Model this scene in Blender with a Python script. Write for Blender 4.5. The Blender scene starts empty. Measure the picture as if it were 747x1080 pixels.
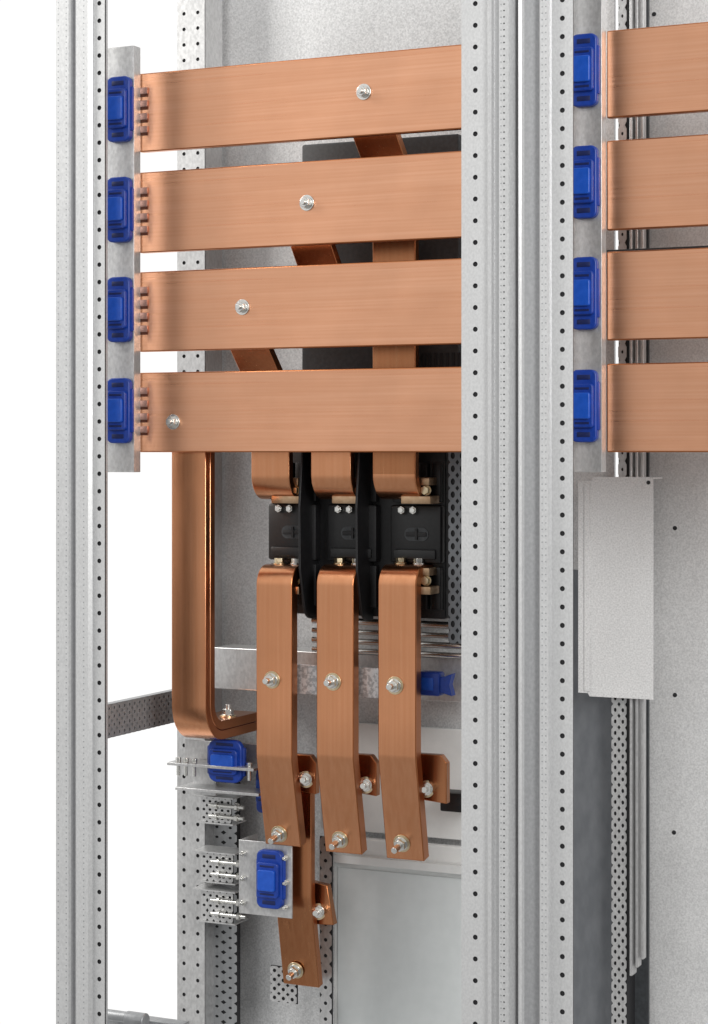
import bpy, bmesh, math, random
from mathutils import Vector, Matrix
random.seed(3)
scene=bpy.context.scene
# ---------------------------------------------------------------- camera model (cabinet axes: X along busbars, Y depth, Z up)
F=2137.0; TH=math.radians(25.1); L=2.47; HZ=477.0
ct,st=math.cos(TH),math.sin(TH)
CX,CY=L*st,-L*ct
def _t(px,Y): return (Y-CY)/(ct+(px-373.5)/F*st)
def X(px,Y): return CX+_t(px,Y)*(-st+(px-373.5)/F*ct)
def Z(px,py,Y): return _t(px,Y)*(HZ-py)/F
cam=bpy.data.cameras.new("camera"); co=bpy.data.objects.new("camera",cam); scene.collection.objects.link(co)
co.location=(CX,CY,0); co.rotation_euler=(math.radians(90),0,TH)
cam.lens=F/1080*36; cam.sensor_width=36; cam.shift_y=-(540-HZ)/1080; cam.clip_end=100
scene.camera=co
scene.view_settings.view_transform='Standard'; scene.view_settings.look='None'; scene.view_settings.exposure=0
# ---------------------------------------------------------------- world
w=bpy.data.worlds.new("World"); scene.world=w; w.use_nodes=True
n=w.node_tree; nd=n.nodes; ln=n.links; bg=nd['Background']
tc=nd.new('ShaderNodeTexCoord'); sp=nd.new('ShaderNodeSeparateXYZ'); ln.new(tc.outputs['Generated'],sp.inputs[0])
mr=nd.new('ShaderNodeMapRange'); mr.inputs[1].default_value=-0.10; mr.inputs[2].default_value=0.30; ln.new(sp.outputs['Y'],mr.inputs[0])
mz=nd.new('ShaderNodeMapRange'); mz.inputs[1].default_value=-0.32; mz.inputs[2].default_value=0.30; mz.inputs[3].default_value=0.42; mz.inputs[4].default_value=0.98; ln.new(sp.outputs['Z'],mz.inputs[0])
mxx=nd.new('ShaderNodeMapRange'); mxx.inputs[1].default_value=-0.75; mxx.inputs[2].default_value=0.5; mxx.inputs[3].default_value=1.15; mxx.inputs[4].default_value=0.55; ln.new(sp.outputs['X'],mxx.inputs[0])
wm=nd.new('ShaderNodeMath'); wm.operation='MULTIPLY'; ln.new(mz.outputs[0],wm.inputs[0]); ln.new(mxx.outputs[0],wm.inputs[1])
mx=nd.new('ShaderNodeMix'); mx.data_type='FLOAT'; ln.new(mr.outputs[0],mx.inputs[0]); ln.new(wm.outputs[0],mx.inputs[2]); mx.inputs[3].default_value=1.05
bg.inputs[0].default_value=(1,.995,.985,1); ln.new(mx.outputs[0],bg.inputs[1])
def area(name,loc,tgt,sx,sy,p,col=(1,1,1)):
    l=bpy.data.lights.new(name,'AREA'); l.shape='RECTANGLE'; l.size=sx; l.size_y=sy; l.energy=p; l.color=col
    o=bpy.data.objects.new(name,l); scene.collection.objects.link(o); o.location=loc
    o.rotation_euler=(Vector(tgt)-Vector(loc)).to_track_quat('-Z','Y').to_euler(); return o
area("added_softbox",(-2.5,-1.3,1.7),(0,0,0),0.9,1.6,70,(1,.98,.94))  # added lamp out of view, grazing light that brings out the post grooves
area("added_softbox.001",(2.3,-2.1,0.9),(0.35,0.1,-.1),0.8,1.6,68,(1,.99,.97))  # added lamp out of view that brightens the adjoining cabinet from the right
# ---------------------------------------------------------------- materials
def mat(name,base,rough=.5,metal=0.,base2=None,scale=(1,1,1),nscale=50,rvar=0.,bump=0.,big=0.,detail=3,contrast=(.35,.65),wavy=0.):
    m=bpy.data.materials.new(name); m.use_nodes=True; t=m.node_tree; N=t.nodes; K=t.links; b=N['Principled BSDF']
    b.inputs['Base Color'].default_value=(*base,1); b.inputs['Roughness'].default_value=rough; b.inputs['Metallic'].default_value=metal
    if base2:
        c=N.new('ShaderNodeTexCoord'); mp=N.new('ShaderNodeMapping'); K.new(c.outputs['Object'],mp.inputs[0]); mp.inputs['Scale'].default_value=scale
        no=N.new('ShaderNodeTexNoise'); no.inputs['Scale'].default_value=nscale; no.inputs['Detail'].default_value=detail; K.new(mp.outputs[0],no.inputs['Vector'])
        r=N.new('ShaderNodeValToRGB'); r.color_ramp.elements[0].position=contrast[0]; r.color_ramp.elements[1].position=contrast[1]
        r.color_ramp.elements[0].color=(*base,1); r.color_ramp.elements[1].color=(*base2,1); K.new(no.outputs[0],r.inputs[0])
        out=r.outputs[0]
        if big>0:
            n2=N.new('ShaderNodeTexNoise'); n2.inputs['Scale'].default_value=9; n2.inputs['Detail'].default_value=4; K.new(c.outputs['Object'],n2.inputs['Vector'])
            r2=N.new('ShaderNodeMapRange'); r2.inputs[1].default_value=.3; r2.inputs[2].default_value=.7; r2.inputs[3].default_value=1-big; r2.inputs[4].default_value=1; K.new(n2.outputs[0],r2.inputs[0])
            mm=N.new('ShaderNodeMix'); mm.data_type='RGBA'; mm.blend_type='MULTIPLY'; mm.inputs[0].default_value=1; K.new(out,mm.inputs[6]); K.new(r2.outputs[0],mm.inputs[7]); out=mm.outputs[2]
        K.new(out,b.inputs['Base Color'])
        if rvar:
            q=N.new('ShaderNodeMapRange'); q.inputs[3].default_value=rough-rvar; q.inputs[4].default_value=rough+rvar; K.new(no.outputs[0],q.inputs[0]); K.new(q.outputs[0],b.inputs['Roughness'])
        last=None
        if wavy:
            n3=N.new('ShaderNodeTexNoise'); n3.inputs['Scale'].default_value=7; n3.inputs['Detail'].default_value=1; K.new(c.outputs['Object'],n3.inputs['Vector'])
            b3=N.new('ShaderNodeBump'); b3.inputs['Strength'].default_value=1; b3.inputs['Distance'].default_value=wavy; K.new(n3.outputs[0],b3.inputs['Height']); last=b3
        if bump:
            bp=N.new('ShaderNodeBump'); bp.inputs['Strength'].default_value=bump; bp.inputs['Distance'].default_value=.001; K.new(no.outputs[0],bp.inputs['Height'])
            if last: K.new(last.outputs[0],bp.inputs['Normal'])
            last=bp
        if last: K.new(last.outputs[0],b.inputs['Normal'])
    return m
cuH=mat("copper_brushed_horizontal",(.78,.385,.225),.29,1,(.85,.455,.285),(1,70,70),5,.05,.015,.14,6,(.3,.7),.002)
cuV=mat("copper_brushed_vertical",(.72,.315,.155),.23,1,(.79,.375,.20),(60,60,1),4,.04,.008,.16,5,(.3,.7),.0025)
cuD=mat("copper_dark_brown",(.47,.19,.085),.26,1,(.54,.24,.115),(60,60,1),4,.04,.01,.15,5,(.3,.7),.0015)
cuE=mat("copper_cut_edge",(.50,.185,.075),.30,1)
cuF=mat("copper_reflection_finger",(.50,.30,.25),.45,.8)
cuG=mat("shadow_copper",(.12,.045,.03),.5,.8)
steel=mat("galvanised_steel",(.56,.56,.56),.36,.7,(.68,.68,.68),(1,1,.6),300,.06,.03,.08,wavy=.001)
pattern=mat("patterned_steel_strap",(.42,.43,.44),.38,.6,(.70,.71,.72),(1,1,1),260,.08,.25,.05,2,(.42,.58))
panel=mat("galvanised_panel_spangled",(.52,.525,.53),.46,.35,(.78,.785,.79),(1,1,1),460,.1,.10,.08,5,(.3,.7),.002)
panelR=mat("galvanised_panel_lit",(.62,.62,.62),.46,.3,(.86,.86,.86),(1,1,1),480,.1,.10,.08,5,(.3,.7),.002)  # lit copy of the panel, stronger light on the right put into the colour
post=mat("zinc_post",(.57,.575,.58),.36,.5,(.65,.655,.66),(1,1,.7),420,.05,.02,.04,wavy=.0006)
groove=mat("zinc_post_groove_shade",(.36,.365,.375),.42,.55,(.42,.425,.435),(1,1,.7),350)
zinc=mat("bright_zinc",(.72,.72,.70),.22,1,(.82,.81,.77),(1,1,1),200)
brass=mat("yellow_chromate",(.62,.50,.32),.3,1,(.74,.63,.44),(1,1,1),200)
lug=mat("dull_bronze_lug",(.46,.30,.18),.35,1,(.56,.39,.25),(1,1,1),150)
dark=mat("dark_void",(.015,.015,.017),.6)
black=mat("black_moulded_plastic",(.006,.006,.007),.42,0,(.010,.010,.011),(1,1,1),200)
grey=mat("dark_grey_plastic",(.035,.038,.042),.5,0,(.05,.055,.06),(1,1,1),200)
blue=mat("blue_polyamide",(.003,.035,.27),.40,0,(.006,.045,.33),(1,1,1),160,.06,.05)
blueL=mat("bright_blue_polyamide",(.006,.075,.46),.38,0,(.010,.09,.52),(1,1,1),160,.06,.05)
blueD=mat("blue_recess",(.002,.010,.08),.5)
paint=mat("off_white_paint",(.74,.75,.74),.42,0,(.78,.79,.78),(1,1,1),60)
paint2=mat("grey_white_paint",(.64,.67,.67),.45,0,(.67,.70,.70),(1,1,1),60)
dsteel=mat("dark_zinc",(.32,.33,.34),.45,.6,(.40,.41,.42),(1,1,.3),120)  # darker zinc for rail, connector, slotted upright and post dots
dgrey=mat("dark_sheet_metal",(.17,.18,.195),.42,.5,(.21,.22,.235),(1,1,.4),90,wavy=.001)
# ---------------------------------------------------------------- mesh helpers
def setmi(bm,before,mi):
    for f in bm.faces:
        if f not in before: f.material_index=mi
def bx(bm,x0,x1,y0,y1,z0,z1,mi=0,bev=0,seg=2):
    before=set(bm.faces)
    c=Vector(((x0+x1)/2,(y0+y1)/2,(z0+z1)/2))
    r=bmesh.ops.create_cube(bm,size=1,matrix=Matrix.Translation(c)@Matrix.Diagonal((abs(x1-x0),abs(y1-y0),abs(z1-z0),1)))
    if bev:
        es=list({e for v in r['verts'] for e in v.link_edges})
        bmesh.ops.bevel(bm,geom=es,offset=bev,segments=seg,profile=.5,affect='EDGES',clamp_overlap=True)
    setmi(bm,before,mi)
def cyl(bm,p,axis,r,h,seg=20,mi=0,r2=None):
    before=set(bm.faces); a=Vector(axis).normalized()
    q=a.to_track_quat('Z','Y').to_matrix().to_4x4()
    bmesh.ops.create_cone(bm,cap_ends=True,segments=seg,radius1=r,radius2=r if r2 is None else r2,depth=h,matrix=Matrix.Translation(Vector(p)+a*h/2)@q)
    setmi(bm,before,mi)
def prism(bm,pts,axis,a0,a1,mi=0):
    before=set(bm.faces)
    def P(p,a):
        return {'x':(a,p[0],p[1]),'y':(p[0],a,p[1]),'z':(p[0],p[1],a)}[axis]
    A=[bm.verts.new(P(p,a0)) for p in pts]; B=[bm.verts.new(P(p,a1)) for p in pts]
    k=len(pts); out=[]
    for i in range(k): out.append(bm.faces.new((A[i],A[(i+1)%k],B[(i+1)%k],B[i])))
    bm.faces.new(A[::-1]); bm.faces.new(B); setmi(bm,before,mi); return out
def fillet(pts,r,seg=8):
    out=[Vector(pts[0])]
    for i in range(1,len(pts)-1):
        a,b,c=Vector(pts[i-1]),Vector(pts[i]),Vector(pts[i+1])
        d1=(a-b).normalized(); d2=(c-b).normalized(); ang=d1.angle(d2)
        if ang>math.pi-.02: out.append(b); continue
        rr=r[i-1] if isinstance(r,(list,tuple)) else r
        d=min(rr/math.tan(ang/2),(a-b).length*.49,(c-b).length*.49); rr=d*math.tan(ang/2)
        cen=b+(d1+d2).normalized()*(rr/math.sin(ang/2)); s=b+d1*d-cen; e=b+d2*d-cen
        for k in range(seg+1):
            u=k/seg; v=s.lerp(e,u); v=v.normalized()*rr; out.append(cen+v)
    out.append(Vector(pts[-1])); return out
def flat(bm,path,th,x0,x1,r=.02,mi=0,mie=1,seg=10,off=0):
    """bent flat bar: path in (y,z), thickness th, width in X"""
    p=fillet(path,r,seg); A=[];B=[]
    for i,q in enumerate(p):
        a=p[max(0,i-1)]; b=p[min(len(p)-1,i+1)]; t=(b-a).normalized(); nn=Vector((-t.y,t.x))
        A.append(q+nn*(off+th/2)); B.append(q+nn*(off-th/2))
    vs=[[bm.verts.new((x,v.x,v.y)) for v in Q] for x in (x0,x1) for Q in (A,B)]
    a0,b0,a1,b1=vs; m=len(p)
    fs=[]
    for i in range(m-1):
        fs+= [(a0[i],a0[i+1],a1[i+1],a1[i],mi),(b0[i],b1[i],b1[i+1],b0[i+1],mi),(a0[i],b0[i],b0[i+1],a0[i+1],mie),(a1[i],a1[i+1],b1[i+1],b1[i],mie)]
    fs+=[(a0[0],a1[0],b1[0],b0[0],mie),(a0[-1],b0[-1],b1[-1],a1[-1],mie)]
    for f in fs:
        q=bm.faces.new(f[:4]); q.material_index=f[4]
def perf(bm,O,U,V,nu,nv,du,dv,ru,rv,N,mi=0,mih=None,seg=16):
    """perforated sheet, real holes with walls"""
    O,U,V,N=map(Vector,(O,U,V,N)); mih=mi if mih is None else mih
    for i in range(nu):
        for j in range(nv):
            c=O+U*(du*(i+.5))+V*(dv*(j+.5)); o=[];h=[];wv=[]
            for k in range(seg):
                a=2*math.pi*k/seg; ca,sa=math.cos(a),math.sin(a); s=1/max(abs(ca),abs(sa))
                o.append(bm.verts.new(c+U*(ca*s*du/2)+V*(sa*s*dv/2)))
                hu,hv=ca*ru,sa*rv
                h.append(bm.verts.new(c+U*hu+V*hv)); wv.append(bm.verts.new(c+U*hu+V*hv+N))
            for k in range(seg):
                l=(k+1)%seg
                f=bm.faces.new((o[k],o[l],h[l],h[k])); f.material_index=mi
                f=bm.faces.new((h[k],h[l],wv[l],wv[k])); f.material_index=mih
def mk(name,bm,mats,parent=None,bevel=0,smooth=True,label=None,cat=None,group=None,kind=None,fix=True,bmat=None):
    if fix: bmesh.ops.recalc_face_normals(bm,faces=bm.faces[:])
    me=bpy.data.meshes.new(name); 
    vs=bm.verts; lo=Vector([min(v.co[i] for v in vs) for i in range(3)]); hi=Vector([max(v.co[i] for v in vs) for i in range(3)])
    c=(lo+hi)/2; c.z=lo.z if not parent else c.z
    bmesh.ops.translate(bm,verts=bm.verts,vec=-c); bm.to_mesh(me); bm.free()
    for m in (mats if isinstance(mats,(list,tuple)) else [mats]): me.materials.append(m)
    if smooth:
        me.polygons.foreach_set('use_smooth',[True]*len(me.polygons)); me.set_sharp_from_angle(angle=math.radians(32))
    o=bpy.data.objects.new(name,me); scene.collection.objects.link(o)
    if parent: o.parent=parent; o.location=c-parent.location
    else: o.location=c
    if bevel:
        b=o.modifiers.new('bevel','BEVEL'); b.width=bevel; b.segments=2; b.limit_method='ANGLE'; b.angle_limit=math.radians(40)
        if bmat is not None: b.material=bmat
    if label: o['label']=label
    if cat: o['category']=cat
    if group: o['group']=group
    if kind: o['kind']=kind
    return o
def thing(name,loc,label,cat,group=None):
    e=bpy.data.objects.new(name,None); e.empty_display_size=.02; scene.collection.objects.link(e); e.location=loc
    e['label']=label; e['category']=cat
    if group: e['group']=group
    return e
NB=bmesh.new
def bolt(parent,x,y,z,r=.0075,stud=.006,d=(0,-1,0),washer=None,name="bolt"):
    bm=NB(); a=Vector(d).normalized(); p=Vector((x,y,z))-a*.0005
    cyl(bm,p,a,r*1.45,.0022,24,1 if washer else 0)
    cyl(bm,p+a*.0022,a,r*1.12,.0015,24,0)
    cyl(bm,p+a*.0037,a,r,r*.85,6,0)
    cyl(bm,p+a*(.0037+r*.85),a,r*.82,.0006,16,0)
    if stud: cyl(bm,p+a*(.0040+r*.85),a,r*.55,stud,16,0,r*.5)
    return mk(name,bm,[zinc,brass],parent,bevel=.0005)
# ---------------------------------------------------------------- cabinet posts
ZB,ZT=-.86,.72
def post_obj(x0,x1,kind,strip,label,pitch):
    wd=x1-x0; Y0=-.10; mirror=kind=='B'
    def mx_(x): return x1-(x) if mirror else x0+x
    b=wd-strip
    if kind=='B': prof=[(0,.014),(.002,.010),(.005,.001),(.009,0),(b*.52,0),(b*.60,.006),(b*.76,.006),(b*.82,.0005),(b*.94,.0),(b,.003),(b,.018),(b-.006,.05),(0,.05)]; gi=(4,)
    elif kind=='A': prof=[(0,.005),(.003,0),(b*.40,0),(b*.44,.003),(b*.47,.007),(b*.52,.007),(b*.56,.003),(b*.60,.0015),(b*.92,.0015),(b,.005),(b,.018),(b-.006,.05),(0,.05)]; gi=(3,4,5)
    else: prof=[(0,.014),(.004,.006),(b*.20,.004),(b*.24,.008),(b*.62,.012),(b*.70,.006),(b*.74,.0005),(b*.95,.0005),(b,.004),(b,.018),(b-.006,.05),(0,.05)]; gi=(3,)
    bm=NB(); fs=prism(bm,[(mx_(p[0]),Y0+p[1]) for p in prof],'z',ZB,ZT,0)
    for g in gi: fs[g].material_index=3  # groove faces get darker zinc, painting shade into the recess
    nv=int((ZT-ZB)/pitch); xa,xb=sorted((mx_(b),mx_(wd)))
    perf(bm,(xa,Y0+.008,ZB),(1,0,0),(0,0,1),1,nv,xb-xa,(ZT-ZB)/nv,.0029,.0029,(0,.002,0),0,1)
    bx(bm,xa+.0005,xb-.0005,Y0+.0101,Y0+.0112,ZB,ZT,1)
    k=int((ZT-ZB)/.0072)
    rows={'A':((.12,0),(.34,0),(.80,.0015)),'B':((.14,0),(.30,0),(.44,0)),'C':((.80,.0005),(.90,.0005))}[kind]
    for fx,dy in rows:
        for i in range(k):
            xx=mx_(b*fx) if fx*b>.0095 or kind!='B' else mx_(.0100); yy=Y0+dy-.0002
            cyl(bm,(xx,yy+.0004,ZB+.0072*(i+.5)),(0,-1,0),.0009,.0004,6,2)
    return mk("cabinet_post",bm,[post,dark,dsteel,groove],label=label,cat="cabinet post",group="upright frame posts of the cabinets")
post_obj(X(57,-.1),X(107,-.1),'A',.016,"grey zinc cabinet corner post with punched hole row",.0215)
post_obj(X(484,-.1),X(541,-.1)-.0005,'B',.034,"grey zinc cabinet post with wide punched flange, bolted to its neighbour",.0245)
post_obj(X(541,-.1)+.0005,X(602,-.1),'C',.025,"grey zinc post of the adjoining cabinet with punched hole row",.0205)
# ---------------------------------------------------------------- busbars
barz=[(.4855,.3848),(.3588,.2555),(.231,.1287),(.102,0)]
xb0=X(147,0); xb1=X(640,0)
bolts=[(384,97),(324,214),(256,324),(183,445)]
for i,(zt,zb) in enumerate(barz):
    e=thing("busbar",(xb0,0.005,zb),"wide flat copper busbar with one zinc bolt, clamped in blue holders","busbar","horizontal copper busbars")
    bm=NB(); bx(bm,xb0,.262,0,.010,zb,zt); mk("bar",bm,[cuH,cuE],e,bevel=.0016,bmat=1)
    px,py=bolts[i]; bolt(e,X(px,0),0,Z(px,py,0),.0068,.004)
    bm=NB(); bx(bm,xb1,xb1+.42,0,.010,zb,zt)
    mk("busbar",bm,[cuH,cuE],None,bevel=.0016,bmat=1,label="plain wide flat copper busbar in the adjoining cabinet",cat="busbar",group="horizontal copper busbars")
# ---------------------------------------------------------------- busbar supports
SY=-.018
def support(px0,px1,zt,zb,dx,fingers):
    Y0=SY; x0=X(px0,Y0)-dx; x1=X(px1,Y0)
    e=thing("busbar_support",(x0,Y0,zb),"upright galvanised angle bracket carrying four blue holders","busbar support","upright busbar support brackets")
    bm=NB(); prism(bm,[(x0,Y0),(x1+.002,Y0),(x1+.002,Y0+.016),(x1,Y0+.016),(x1,Y0+.002),(x0,Y0+.002)],'z',zb,zt)
    mk("angle_bracket",bm,[steel],e,bevel=.0004)
    if fingers:
        for (a,b) in barz:
            m=(a+b)/2+.003
            for s in range(4):
                bm=NB(); xf=X(147,-.003)
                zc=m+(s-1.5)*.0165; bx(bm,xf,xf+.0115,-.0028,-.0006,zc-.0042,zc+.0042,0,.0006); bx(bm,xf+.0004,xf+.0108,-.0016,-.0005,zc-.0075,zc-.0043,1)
                mk("reflection_finger",bm,[cuF,cuG],e)  # added fingers paint the bracket's reflection on the copper, dark strips its gaps
support(108,140,Z(120,50,SY),Z(120,498,SY),.012,True)
support(603,633,ZT-.05,Z(620,498,SY),.03,False)
def holder(xc,zc,w,h,Y0,label="blue plastic busbar holder bolted to the steel bracket",group="blue busbar holders",k=.85):
    e=thing("busbar_holder",(xc,Y0,zc-h/2),label,"busbar holder",group)
    def rr(bm,hw,hh,rad,y0,y1,mi=0):
        pts=[]
        for cx,cz,a0 in ((hw-rad,hh-rad,0),(-hw+rad,hh-rad,90),(-hw+rad,-hh+rad,180),(hw-rad,-hh+rad,270)):
            for s in range(6):
                a=math.radians(a0+s*18); pts.append((xc+cx+rad*math.cos(a),zc+cz+rad*math.sin(a)))
        prism(bm,pts,'y',y0,y1,mi)
    bm=NB(); rr(bm,w/2,h/2,w*.24,Y0-.012*k,Y0-.0005); mk("housing",bm,blue,e,bevel=.0015)
    bm=NB(); bx(bm,xc-w*.57,xc+w*.57,Y0-.008*k,Y0-.001,zc-h*.34,zc+h*.34,0,.002,2); mk("side_wing",bm,blue,e)
    bm=NB(); rr(bm,w*.42,h*.30,w*.12,Y0-.019*k,Y0-.010*k); mk("clamp_block",bm,blue,e,bevel=.0012)
    bm=NB(); rr(bm,w*.33,h*.18,w*.08,Y0-.0235*k,Y0-.018*k); mk("clamp_cap",bm,blueL,e,bevel=.001)
    for s in (-1,1):
        bm=NB(); bx(bm,xc-w*.26,xc+w*.26,Y0-.012*k-.0006,Y0-.011*k,zc+s*h*.395-h*.035,zc+s*h*.395+h*.035,0,.0007,2); mk("recess",bm,blueD,e)
        bm=NB(); bx(bm,xc-w*.28,xc+w*.28,Y0-.019*k-.0004,Y0-.018*k,zc+s*h*.238-h*.016,zc+s*h*.238+h*.016,0,.0003,1); mk("slot",bm,blueD,e)
    return e
for (a,b) in barz:
    m=(a+b)/2+.002
    holder(X(123.5,-.03),m,.034,.083,SY)
    holder(X(615,-.03),m,.031,.083,SY)
# ---------------------------------------------------------------- rear structures, left cabinet
YP=.25
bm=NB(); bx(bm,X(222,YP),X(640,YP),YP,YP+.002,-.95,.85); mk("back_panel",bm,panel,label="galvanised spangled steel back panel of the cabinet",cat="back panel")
YR=.19; x0=X(187,YR); x1=X(216,YR)
bm=NB(); bx(bm,x0,x1,YR+.002,YR+.05,-.95,.85)
perf(bm,(x0,YR,-.95),(1,0,0),(0,0,1),2,84,(x1-x0)/2,1.8/84,.0026,.0026,(0,.0018,0),0,1)
bx(bm,x0+.001,x1-.001,YR+.0017,YR+.0019,-.95,.85,1)
mk("rear_post",bm,[steel,dark],label="galvanised rear post with two rows of punched holes",cat="cabinet post")
ya,yb=-.06,.19; xr=X(107,-.05)-.002; zt=Z(107,745,-.05); zb=Z(107,781,-.05)
bm=NB(); bx(bm,xr-.012,xr-.001,ya,yb,zb,zt,0); perf(bm,(xr,ya,zb),(0,1,0),(0,0,1),20,4,(yb-ya)/20,(zt-zb)/4,.0019,.0019,(-.001,0,0),0,1,12)
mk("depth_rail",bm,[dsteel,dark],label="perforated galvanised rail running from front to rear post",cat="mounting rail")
# ---------------------------------------------------------------- risers / hooks
YH=.075
hooks=[(265,305,0),(328,370,0),(393,438,0)]
rz=[2,1,0]
for i,(a,b,_) in enumerate(hooks):
    xa,xbv=X(a,YH),X(b,YH); e=thing("riser_bar",((xa+xbv)/2,YH,-.07),"bent copper connector dropping from a busbar to the breaker","copper connector","copper connectors above the breaker")
    zt,zb=barz[rz[i]]
    zl=Z(a,527,YH)+.006
    if i==1:
        bm=NB(); flat(bm,[(YH+.006,.092),(YH+.006,zl),(YH+.10,zl)],.012,xa,xbv,[.026],seg=14); mk("bar",bm,[cuV,cuE],e,bevel=.001)
        e=thing("riser_link",((xa+xbv)/2,.03,.15),"slanted copper link fixed behind two busbars","copper connector")
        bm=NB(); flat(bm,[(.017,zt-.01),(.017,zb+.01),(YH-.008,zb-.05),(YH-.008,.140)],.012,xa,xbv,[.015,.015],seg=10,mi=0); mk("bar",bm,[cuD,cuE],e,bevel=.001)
        continue
    bm=NB(); flat(bm,[(.017,zt-.01),(.017,zb+.01),(YH+.006,zb-.055),(YH+.006,zl),(YH+.10,zl)],.012,xa,xbv,[.015,.015,.026],seg=14)
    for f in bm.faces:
        if f.material_index==0 and f.calc_center_median().z>.07: f.material_index=2  # darker copper paints shade on riser faces behind the busbars
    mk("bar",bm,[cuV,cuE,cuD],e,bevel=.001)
# ---------------------------------------------------------------- circuit breaker
YB=.13
e=thing("circuit_breaker",(X(385,YB),YB,-.22),"black three-pole moulded case circuit breaker with copper terminals","circuit breaker")
bm=NB(); xa,xz=X(290,YB),X(470,YB); 
bx(bm,xa,xz,YB,YB+.08,Z(385,650,YB),.10,0,.003)
bx(bm,xa-.003,xz+.003,YB+.03,YB+.085,Z(385,632,YB),Z(385,545,YB),0,.002)
mk("housing",bm,black,e)
for px in (310,373,440):
    x=X(px,YB-.01)
    bm=NB(); bx(bm,x-.036,x+.034,YB-.014,YB+.002,Z(385,592,YB),Z(385,532,YB),0,.003)
    bx(bm,x-.030,x+.028,YB-.018,YB-.012,Z(385,588,YB),Z(385,578,YB),0,.0015)
    for k in range(4): bx(bm,x-.034+k*.018,x-.022+k*.018,YB-.010,YB+.003,Z(385,529,YB),Z(385,488,YB),0,.001)
    for k in range(4): bx(bm,x-.034+k*.018,x-.022+k*.018,YB-.010,YB+.003,Z(385,640,YB),Z(385,596,YB),0,.001)
    mk("pole_cover",bm,black,e)
    zc=Z(385,562,YB)
    bm=NB(); cyl(bm,(x-.007,YB-.0135,zc),(0,-1,0),.0085,.0015,20,0); cyl(bm,(x+.009,YB-.0135,zc),(0,-1,0),.0085,.0015,20,0); bx(bm,x-.007,x+.009,YB-.0149,YB-.0135,zc-.0084,zc+.0084,0)
    bx(bm,x-.013,x+.015,YB-.0165,YB-.0145,zc-.0028,zc+.0028,1,.0006); bx(bm,x+.0,x+.003,YB-.0175,YB-.0145,zc-.007,zc+.007,1)
    mk("actuator_slot",bm,[grey,dark],e)
    for s in (-.018,-.002):
        bm=NB(); zc=Z(385,537,YB); cyl(bm,(x+s,YB-.014,zc),(0,-1,0),.0052,.006,6); cyl(bm,(x+s,YB-.02,zc),(0,-1,0),.0035,.002,12)
        mk("screw",bm,zinc,e,bevel=.0004)
for px in (318,378):
    x=X(px,.09)
    pts=[(YB,.06),(.090,.06),(.088,.0),(.080,-.07),(.082,-.15),(.098,-.215),(YB,-.215)]
    bm=NB(); prism(bm,fillet([*pts],.05,6),'x',x,x+.003); mk("phase_barrier",bm,black,e,bevel=.0005)
for px in (300,364,437):
    for zc0,s in ((517,1),(612,-1)):
        x=X(px,YB-.03); zc=Z(px,zc0,YB-.03)
        bm=NB(); 
        bx(bm,x-.014,x+.026,YB-.040,YB+.005,zc-.017,zc-.007,0,.0012)
        bx(bm,x-.014,x+.022,YB-.034,YB+.005,zc+.006,zc+.016,0,.0012)
        bx(bm,x-.010,x+.014,YB-.030,YB+.004,zc-.009,zc+.009,1,.001)
        mk("terminal_lug",bm,[lug,black],e)
        bm=NB(); cyl(bm,(x+.017,YB-.030,zc),(0,-1,0),.0066,.002,20); cyl(bm,(x+.017,YB-.032,zc),(0,-1,0),.0058,.006,6); mk("lug_screw",bm,brass,e,bevel=.0004)
Yq=.12; bm=NB(); xa,xz=X(473,Yq),X(492,Yq); perf(bm,(xa,Yq,-.24),(1,0,0),(0,0,1),2,16,(xz-xa)/2,.26/16,.0028,.0042,(0,.002,0),0,1,12); bx(bm,xa,xz,Yq+.0022,Yq+.02,-.24,.02,1)
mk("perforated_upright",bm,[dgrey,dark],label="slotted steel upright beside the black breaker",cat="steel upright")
# ---------------------------------------------------------------- lower bent bars
lows=[(270.5,308,888,717,880),(334,373,896,719,886),(399,439,903,723,890)]
for i,(a,b,yb_,y1_,y2_) in enumerate(lows):
    xa,xz=X(a,YH),X(b,YH); zt=Z(a,599,YH)-.005; zk=Z(a,797,YH); ze=Z(a,yb_,YH+.025)
    e=thing("lower_connector_bar",((xa+xz)/2,YH,ze),"bent copper bar dropping from breaker terminal, kinked near its foot","copper connector","copper connectors below the breaker")
    bm=NB(); flat(bm,[(YB+.02,zt),(YH+.008,zt),(YH+.008,zk),(YH+.034,ze)],.017,xa,xz,[.017,.03]); mk("bar",bm,[cuV,cuE],e,bevel=.0012,bmat=1)
    bolt(e,X((a+b)/2-2,YH),YH,Z((a+b)/2,y1_,YH),.0078,.010,washer=True)
    dz=Vector((0,-(zk-ze),-.026)).normalized()
    zz=Z(b-10,y2_,YH+.02); yy=YH+.026*(zk-zz)/(zk-ze)
    bolt(e,X((a+b)/2+3,YH+.015),yy-.0006,zz,.0078,.016,d=(0,dz.y,dz.z),washer=True)
    for q in (.3,.78):
        bm=NB(); xx=xa+(xz-xa)*q; cyl(bm,(xx,YH+.035,zt+.0085),(0,0,1),.008,.002,20); cyl(bm,(xx,YH+.035,zt+.0105),(0,0,1),.0066,.006,6)
        mk("terminal_bolt",bm,brass if q<.5 else zinc,e,bevel=.0004)
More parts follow.
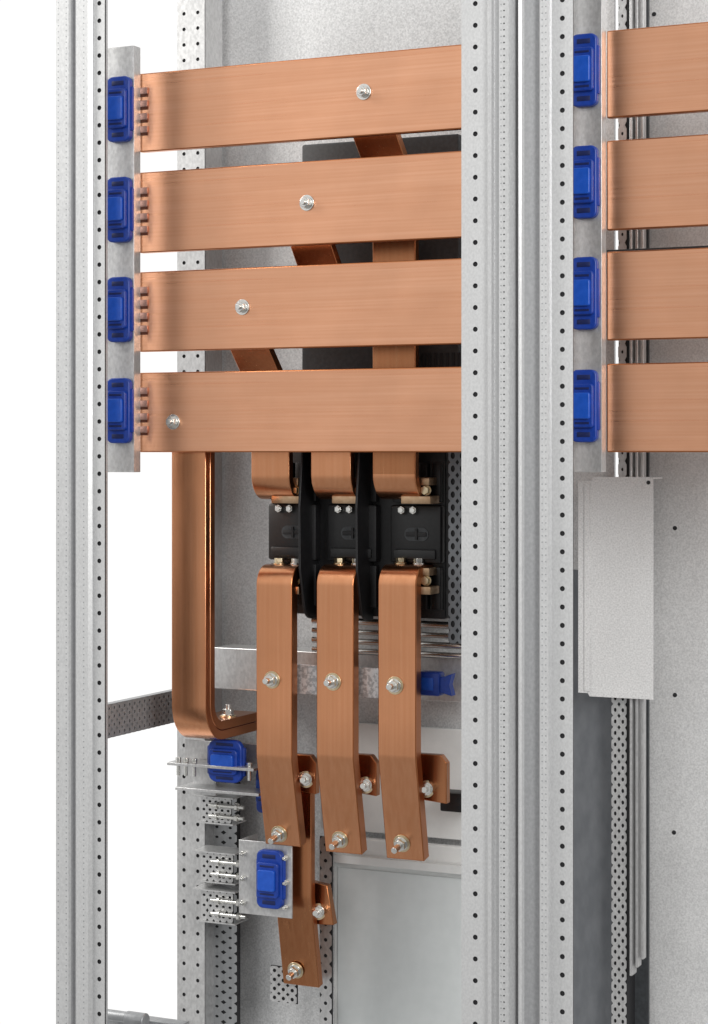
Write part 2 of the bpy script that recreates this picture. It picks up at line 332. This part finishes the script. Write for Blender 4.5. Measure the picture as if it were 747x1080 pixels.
for (a,b,y0,y1,bp) in [(300,333,797,838,(323,822)),(362,397,797,840,(386,828)),(428,471,797,848,(450,832))]:
    Yl=.115; xa,xz=X(a,Yl),X(b,Yl)
    e=thing("link_plate",((xa+xz)/2,Yl,Z(b,y1,Yl)),"short copper link plate bolted behind the bent bar","copper plate","short copper link plates")
    bm=NB(); prism(bm,[(xa,Z(b,y0,Yl)),(xz-.008,Z(b,y0,Yl)),(xz,Z(b,y0+8,Yl)),(xz,Z(b,y1,Yl)),(xa,Z(b,y1-4,Yl))],'y',Yl,Yl+.012)
    mk("plate",bm,[cuD,cuE],e,bevel=.001,bmat=1); bolt(e,X(bp[0],Yl),Yl,Z(bp[0],bp[1],Yl),.0075,.012,d=(.25,-1,.1),washer=True)
e=thing("lower_connector_bar",(X(308,.11),.11,Z(308,1038,.12)),"dark copper bar dropping long to a kinked bolted foot","copper connector","copper connectors below the breaker")
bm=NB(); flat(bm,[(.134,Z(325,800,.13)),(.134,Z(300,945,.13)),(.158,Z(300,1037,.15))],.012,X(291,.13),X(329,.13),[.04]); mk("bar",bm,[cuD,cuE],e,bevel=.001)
bolt(e,X(310,.14),.146,Z(309,1024,.14),.0078,.012,d=(0,-1,-.25),washer=True)
e=thing("link_plate",(X(335,.14),.14,Z(335,977,.14)),"short copper link plate bolted behind the bent bar","copper plate","short copper link plates")
bm=NB(); prism(bm,[(X(318,.150),Z(335,930,.145)),(X(345,.150),Z(335,934,.145)),(X(352,.150),Z(335,975,.145)),(X(318,.150),Z(335,977,.145))],'y',.150,.162); mk("plate",bm,[cuD,cuE],e,bevel=.001,bmat=1)
bolt(e,X(336,.150),.150,Z(333,961,.150),.0075,.010,d=(.25,-1,.1),washer=True)
# ---------------------------------------------------------------- earth bar
YE=.02; xa,xz=X(181,YE),X(217,YE)
e=thing("earth_bar",((xa+xz)/2,YE,Z(200,780,YE)),"thick two-layer copper bar bent back into a bolted foot","copper connector")
zl=Z(200,784,YE)+.0125; pth=[(YE+.0125,.05),(YE+.0125,zl),(.165,zl)]
for o_ in (.0063,-.0063):
    bm=NB(); flat(bm,pth,.0122,xa,xz,[.036],off=o_,seg=14); mk("bar_layer",bm,[cuV,cuE],e,bevel=.001)
bolt(e,xz-.014,.105,zl+.0125,.0075,.006,d=(0,0,1),washer=True)
# ---------------------------------------------------------------- cross rail & rods
Yc=.16
bm=NB(); xa,xz=X(226,Yc),X(490,Yc); bx(bm,xa,xz,Yc,Yc+.05,Z(385,735,Yc),Z(385,690,Yc))
mk("cross_rail",bm,steel,bevel=.001,label="horizontal galvanised channel behind the copper bars",cat="mounting rail")
bm=NB(); Yc=.098; xa,xz=X(302,Yc),X(442,Yc); bx(bm,xa,xz,Yc,Yc+.004,Z(385,736,Yc),Z(385,704,Yc))
mk("steel_strap",bm,pattern,bevel=.0006,label="flat textured steel strap bolted across three copper bars",cat="steel strap")
for py,r in ((656,.0045),(667,.0035),(677,.004),(687,.0035)):
    bm=NB(); cyl(bm,(X(330,.15),.15,Z(385,py,.15)),(1,0,0),r,X(492,.15)-X(330,.15),16)
    mk("steel_rod",bm,zinc,label="bright horizontal steel rod under the breaker",cat="rod",group="steel rods")
e=thing("cable_clip",(X(460,.12),.12,Z(460,735,.12)),"small blue plastic clip on the cross rail","clip")
bm=NB(); x=X(462,.12); z=Z(462,721,.12); bx(bm,x-.024,x+.006,.11,.13,z-.015,z+.015,0,.003); prism(bm,[(x+.006,z-.010),(x+.022,z-.014),(x+.018,z),(x+.022,z+.014),(x+.006,z+.008)],'y',.112,.126)
mk("body",bm,blue,e,bevel=.0008); bm=NB(); bx(bm,x-.018,x-.002,.1085,.111,z-.008,z+.008,0,.0008); mk("recess",bm,blueL,e)
# ---------------------------------------------------------------- lower door / panels
Yd=.2
e=thing("equipment_door",(X(430,Yd),Yd,-.9),"light grey painted compartment door with raised top ledge","door")
bm=NB(); xa,xz=X(352,Yd),X(500,Yd); bx(bm,xa,xz,Yd,Yd+.012,-.95,Z(400,886,Yd)); mk("frame",bm,paint,e,bevel=.002)
bm=NB(); bx(bm,X(357,Yd),xz-.002,Yd-.003,Yd-.0005,-.94,Z(400,918,Yd)); mk("field",bm,paint2,e,bevel=.001)
bm=NB(); bx(bm,xa,xz,Yd-.014,Yd-.0005,Z(400,912,Yd),Z(400,903,Yd)); mk("ledge",bm,paint,e,bevel=.001)
bm=NB(); xa,xz=X(338,.215),X(500,.215); bx(bm,xa,xz,.215,.221,Z(460,884,.215),Z(460,768,.215)); mk("cover_plate",bm,paint,bevel=.001,label="smooth off-white painted cover plate below the cross rail",cat="cover plate")
bm=NB(); bx(bm,X(464,.17),X(492,.17),.17,.2,Z(470,856,.17),Z(470,836,.17),0,.002); mk("door_catch",bm,black,label="small black latch block above the grey door",cat="latch")
bm=NB(); xa,xz=X(337,.18),X(350,.18); perf(bm,(xa,.18,-.93),(1,0,0),(0,0,1),1,20,xz-xa,.42/20,.0025,.0025,(0,.001,0),0,1,12); bx(bm,xa,xz,.1815,.184,-.93,-.51,1)
mk("perforated_strip",bm,[steel,dark],label="narrow perforated upright steel strip",cat="steel strip")
# ---------------------------------------------------------------- lower-left brackets
def pbracket(px0,px1,py0,py1,Y,nu,nv,label):
    bm=NB(); xa,xz=X(px0,Y),X(px1,Y); zt,zb=Z(px0,py0,Y),Z(px0,py1,Y)
    perf(bm,(xa,Y,zb),(1,0,0),(0,0,1),nu,nv,(xz-xa)/nu,(zt-zb)/nv,.0022,.0018,(0,.0015,0),0,1,12)
    bx(bm,xa-.010,xz+.006,Y-.006,Y+.035,zt+.0002,zt+.002,0); bx(bm,xa-.004,xz+.004,Y-.003,Y+.035,zb-.002,zb-.0002,0); bx(bm,xa+.001,xz-.001,Y+.0022,Y+.004,zb,zt,1)
    for k in range(2):
        zz=zb+(zt-zb)*(.28+.44*k)
        cyl(bm,(xz-.030,Y-.006,zz),(1,0,0),.0026,.052,12,2); cyl(bm,(xz+.010,Y-.006,zz),(1,0,0),.0055,.004,6,2); cyl(bm,(xz-.020,Y-.006,zz),(1,0,0),.0050,.003,16,2)
    return mk("perforated_bracket",bm,[steel,dark,zinc],label=label,cat="bracket",group="perforated mounting brackets")
pbracket(212,244,840,866,.15,5,3,"short perforated galvanised bracket with two long screws")
pbracket(212,246,898,928,.15,5,3,"short perforated galvanised bracket with two long screws")
pbracket(212,246,938,970,.15,5,3,"short perforated galvanised bracket with two long screws")
bm=NB(); Yk=.10; bx(bm,X(181,Yk),X(272,Yk),Yk-.012,Yk+.05,Z(200,807,Yk),Z(200,804,Yk)); bx(bm,X(192,Yk),X(216,Yk),Yk+.03,Yk+.034,Z(200,842,Yk),Z(200,807,Yk))
bx(bm,X(183,Yk),X(262,Yk),Yk+.03,Yk+.032,Z(200,804,Yk),Z(200,784,Yk)); bx(bm,X(188,Yk),X(276,Yk),Yk-.008,Yk+.05,Z(200,833,Yk),Z(200,830,Yk))
for px in (189,197,206,264): cyl(bm,(X(px,Yk),Yk-.002,Z(200,804,Yk)),(0,0,1),.004,.006,6,1); cyl(bm,(X(px,Yk),Yk-.002,Z(200,807,Yk)),(0,0,-1),.0025,.014,12,1)
mk("shelf_bracket",bm,[steel,zinc],bevel=.0005,label="thin galvanised shelf bracket under the earth bar foot",cat="bracket")
holder(X(237,.10),Z(237,803,.10),.050,.056,.11,"squat blue plastic holder under the earth bar foot")
holder(X(277,.13),Z(277,832,.13),.030,.068,.15,"blue plastic holder half hidden behind a copper bar")
bm=NB(); Yk=.112; bx(bm,X(252,Yk),X(308,Yk),Yk,Yk+.003,Z(280,966,Yk),Z(280,888,Yk)); bx(bm,X(252,Yk),X(252,Yk)+.002,Yk+.0032,Yk+.05,Z(280,966,Yk),Z(280,888,Yk))
for px in (258,303):
    for py in (902,928,954): cyl(bm,(X(px,Yk),Yk,Z(280,py,Yk)),(0,-1,0),.004,.006,6,1); cyl(bm,(X(px,Yk),Yk-.006,Z(280,py,Yk)),(0,-1,0),.002,.005,10,1)
mk("holder_plate",bm,[steel,zinc],bevel=.0005,label="small galvanised plate carrying one blue holder",cat="bracket")
holder(X(283,.10),Z(283,928,.10),.037,.076,.112,"blue plastic holder on a small galvanised plate")
bm=NB(); Yk=.166; xa,xz=X(285,Yk),X(313,Yk); perf(bm,(xa,Yk,Z(300,1058,Yk)),(1,0,0),(0,0,1),3,4,(xz-xa)/3,Z(300,1020,Yk)/4-Z(300,1058,Yk)/4,.0025,.0025,(0,.002,0),0,1,12); bx(bm,xa,xz,Yk+.0022,Yk+.004,Z(300,1058,Yk),Z(300,1020,Yk),1)
mk("perforated_bracket",bm,[steel,dark],label="small perforated steel plate beside the lowest copper foot",cat="bracket",group="perforated mounting brackets")
bm=NB(); Yq=.215; xa,xz=X(222,Yq),X(250,Yq); perf(bm,(xa,Yq,-.95),(1,0,0),(0,0,1),2,40,(xz-xa)/2,.55/40,.0026,.0018,(0,.0015,0),0,1,12); bx(bm,xa,xz,Yq+.0017,Yq+.01,-.95,-.40,1)
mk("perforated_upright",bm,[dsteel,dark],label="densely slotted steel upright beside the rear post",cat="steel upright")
bm=NB(); Yk=.0; bx(bm,X(100,Yk),X(192,Yk),Yk,Yk+.02,Z(140,1090,Yk),Z(140,1074,Yk),0)
cyl(bm,(X(112,-.01),-.01,Z(140,1071,Yk)),(1,0,0),.007,.035,20); cyl(bm,(X(135,-.01),-.012,Z(140,1072,Yk)),(1,0,0),.010,.028,24)
mk("frame_connector",bm,dsteel,bevel=.001,label="grey metal frame connector low down beside the post",cat="frame connector")
# ---------------------------------------------------------------- adjoining cabinet
YP2=.25
bm=NB(); bx(bm,X(679,YP2),X(745,YP2)+.25,YP2,YP2+.002,-.95,.85)
for px,py in ((712,557),(712,733),(711,878),(690,15)): cyl(bm,(X(px,YP2),YP2+.0005,Z(px,py,YP2)),(0,-1,0),.0028,.001,14,1)
mk("back_panel",bm,[panelR,dark],label="brightly lit galvanised back panel of the adjoining cabinet with small holes",cat="back panel")
Ym=.185
bm=NB(); xa,xz=X(610,Ym),X(689,Ym); zt,zb=Z(660,503,Ym),Z(640,732,Ym)
prism(bm,[(xa,zb),(X(620,Ym),zb),(X(622,Ym),zb-.004),(xz,zb-.004),(xz,zt),(X(625,Ym),zt),(X(624,Ym),zt-.005),(xa,zt-.005)],'y',Ym,Ym+.0015)
prism(bm,[(xa,zb),(xa,zt-.006),(xa+.002,zt-.006),(xa+.002,zb)],'y',Ym+.002,Ym+.04)
bx(bm,X(622,Ym),xz,Ym+.002,Ym+.04,zt-.0025,zt-.0005)
cyl(bm,(X(684,Ym),Ym+.0005,Z(686,509,Ym)),(0,-1,0),.0025,.001,14,1)
bx(bm,X(617,Ym),X(622,Ym),Ym-.0022,Ym-.0001,zb+.003,zt-.009,0)
mk("mounting_plate",bm,[panelR,dark],label="galvanised folded cover plate with stepped corner in the adjoining cabinet",cat="mounting plate")
Yp=.2; xa,xz=X(645,Yp),X(661,Yp)
bm=NB(); perf(bm,(xa,Yp,-.95),(1,0,0),(0,0,1),2,52,(xz-xa)/2,.75/52,.0017,.0026,(0,.002,0),0,1,12); bx(bm,xa,xz,Yp+.0022,Yp+.04,-.95,-.2,1)
xs=X(652,Yp); perf(bm,(xs,Yp,-.2),(1,0,0),(0,0,1),1,50,xz-xs,1.05/50,.0014,.0022,(0,.002,0),2,1,12); bx(bm,xs,xz,Yp+.0022,Yp+.02,-.2,.85,1)
mk("rear_post",bm,[steel,dark,steel],label="slotted galvanised rear post of the adjoining cabinet",cat="cabinet post")
bm=NB(); bx(bm,X(655,.235),X(684,.235),.235,.24,-.95,.85); mk("channel_shade",bm,grey,label="dark backing sheet painting the shade behind the slim strips",cat="channel")  # dark sheet added as painted shade behind the strips
for k,px in enumerate((664,669,674)):
    bm=NB(); bx(bm,X(px,.19),X(px+2.8,.19),.19+.004*k,.21,Z(670,1030,.19)+.01*k,.70); mk("vertical_strip",bm,[steel],bevel=.0008,label="slim vertical steel strip beside the slotted post",cat="steel strip",group="slim vertical strips")
bm=NB(); Yw=.23; xa,xz=X(590,Yw),X(648,Yw); bx(bm,xa,xz,Yw,Yw+.006,-.95,-.15); bx(bm,xa,xz,Yw,Yw+.006,-.15,.85,1)
mk("inner_side_sheet",bm,[dgrey,panelR],label="smooth dark grey inner sheet of the adjoining cabinet",cat="side sheet")
for zc in (barz[0][1]-.012,barz[1][1]-.014):
    bm=NB(); xa=X(640,.12); bx(bm,xa,xa+.35,.12,.14,zc-.006,zc+.004); mk("slotted_rail",bm,grey,bevel=.0005,label="horizontal dark rail behind the busbars",cat="mounting rail",group="rails behind the busbars")
bm=NB(); bx(bm,X(318,.12),X(484,.12),.12,.2,.055,.40,0,.003)
for k in range(7): bx(bm,X(446,.12)+k*.008,X(446,.12)+k*.008+.004,.1185,.121,.075,.125,1)
mk("equipment_housing",bm,[grey,dark],label="dark grey equipment housing behind the busbars",cat="housing")
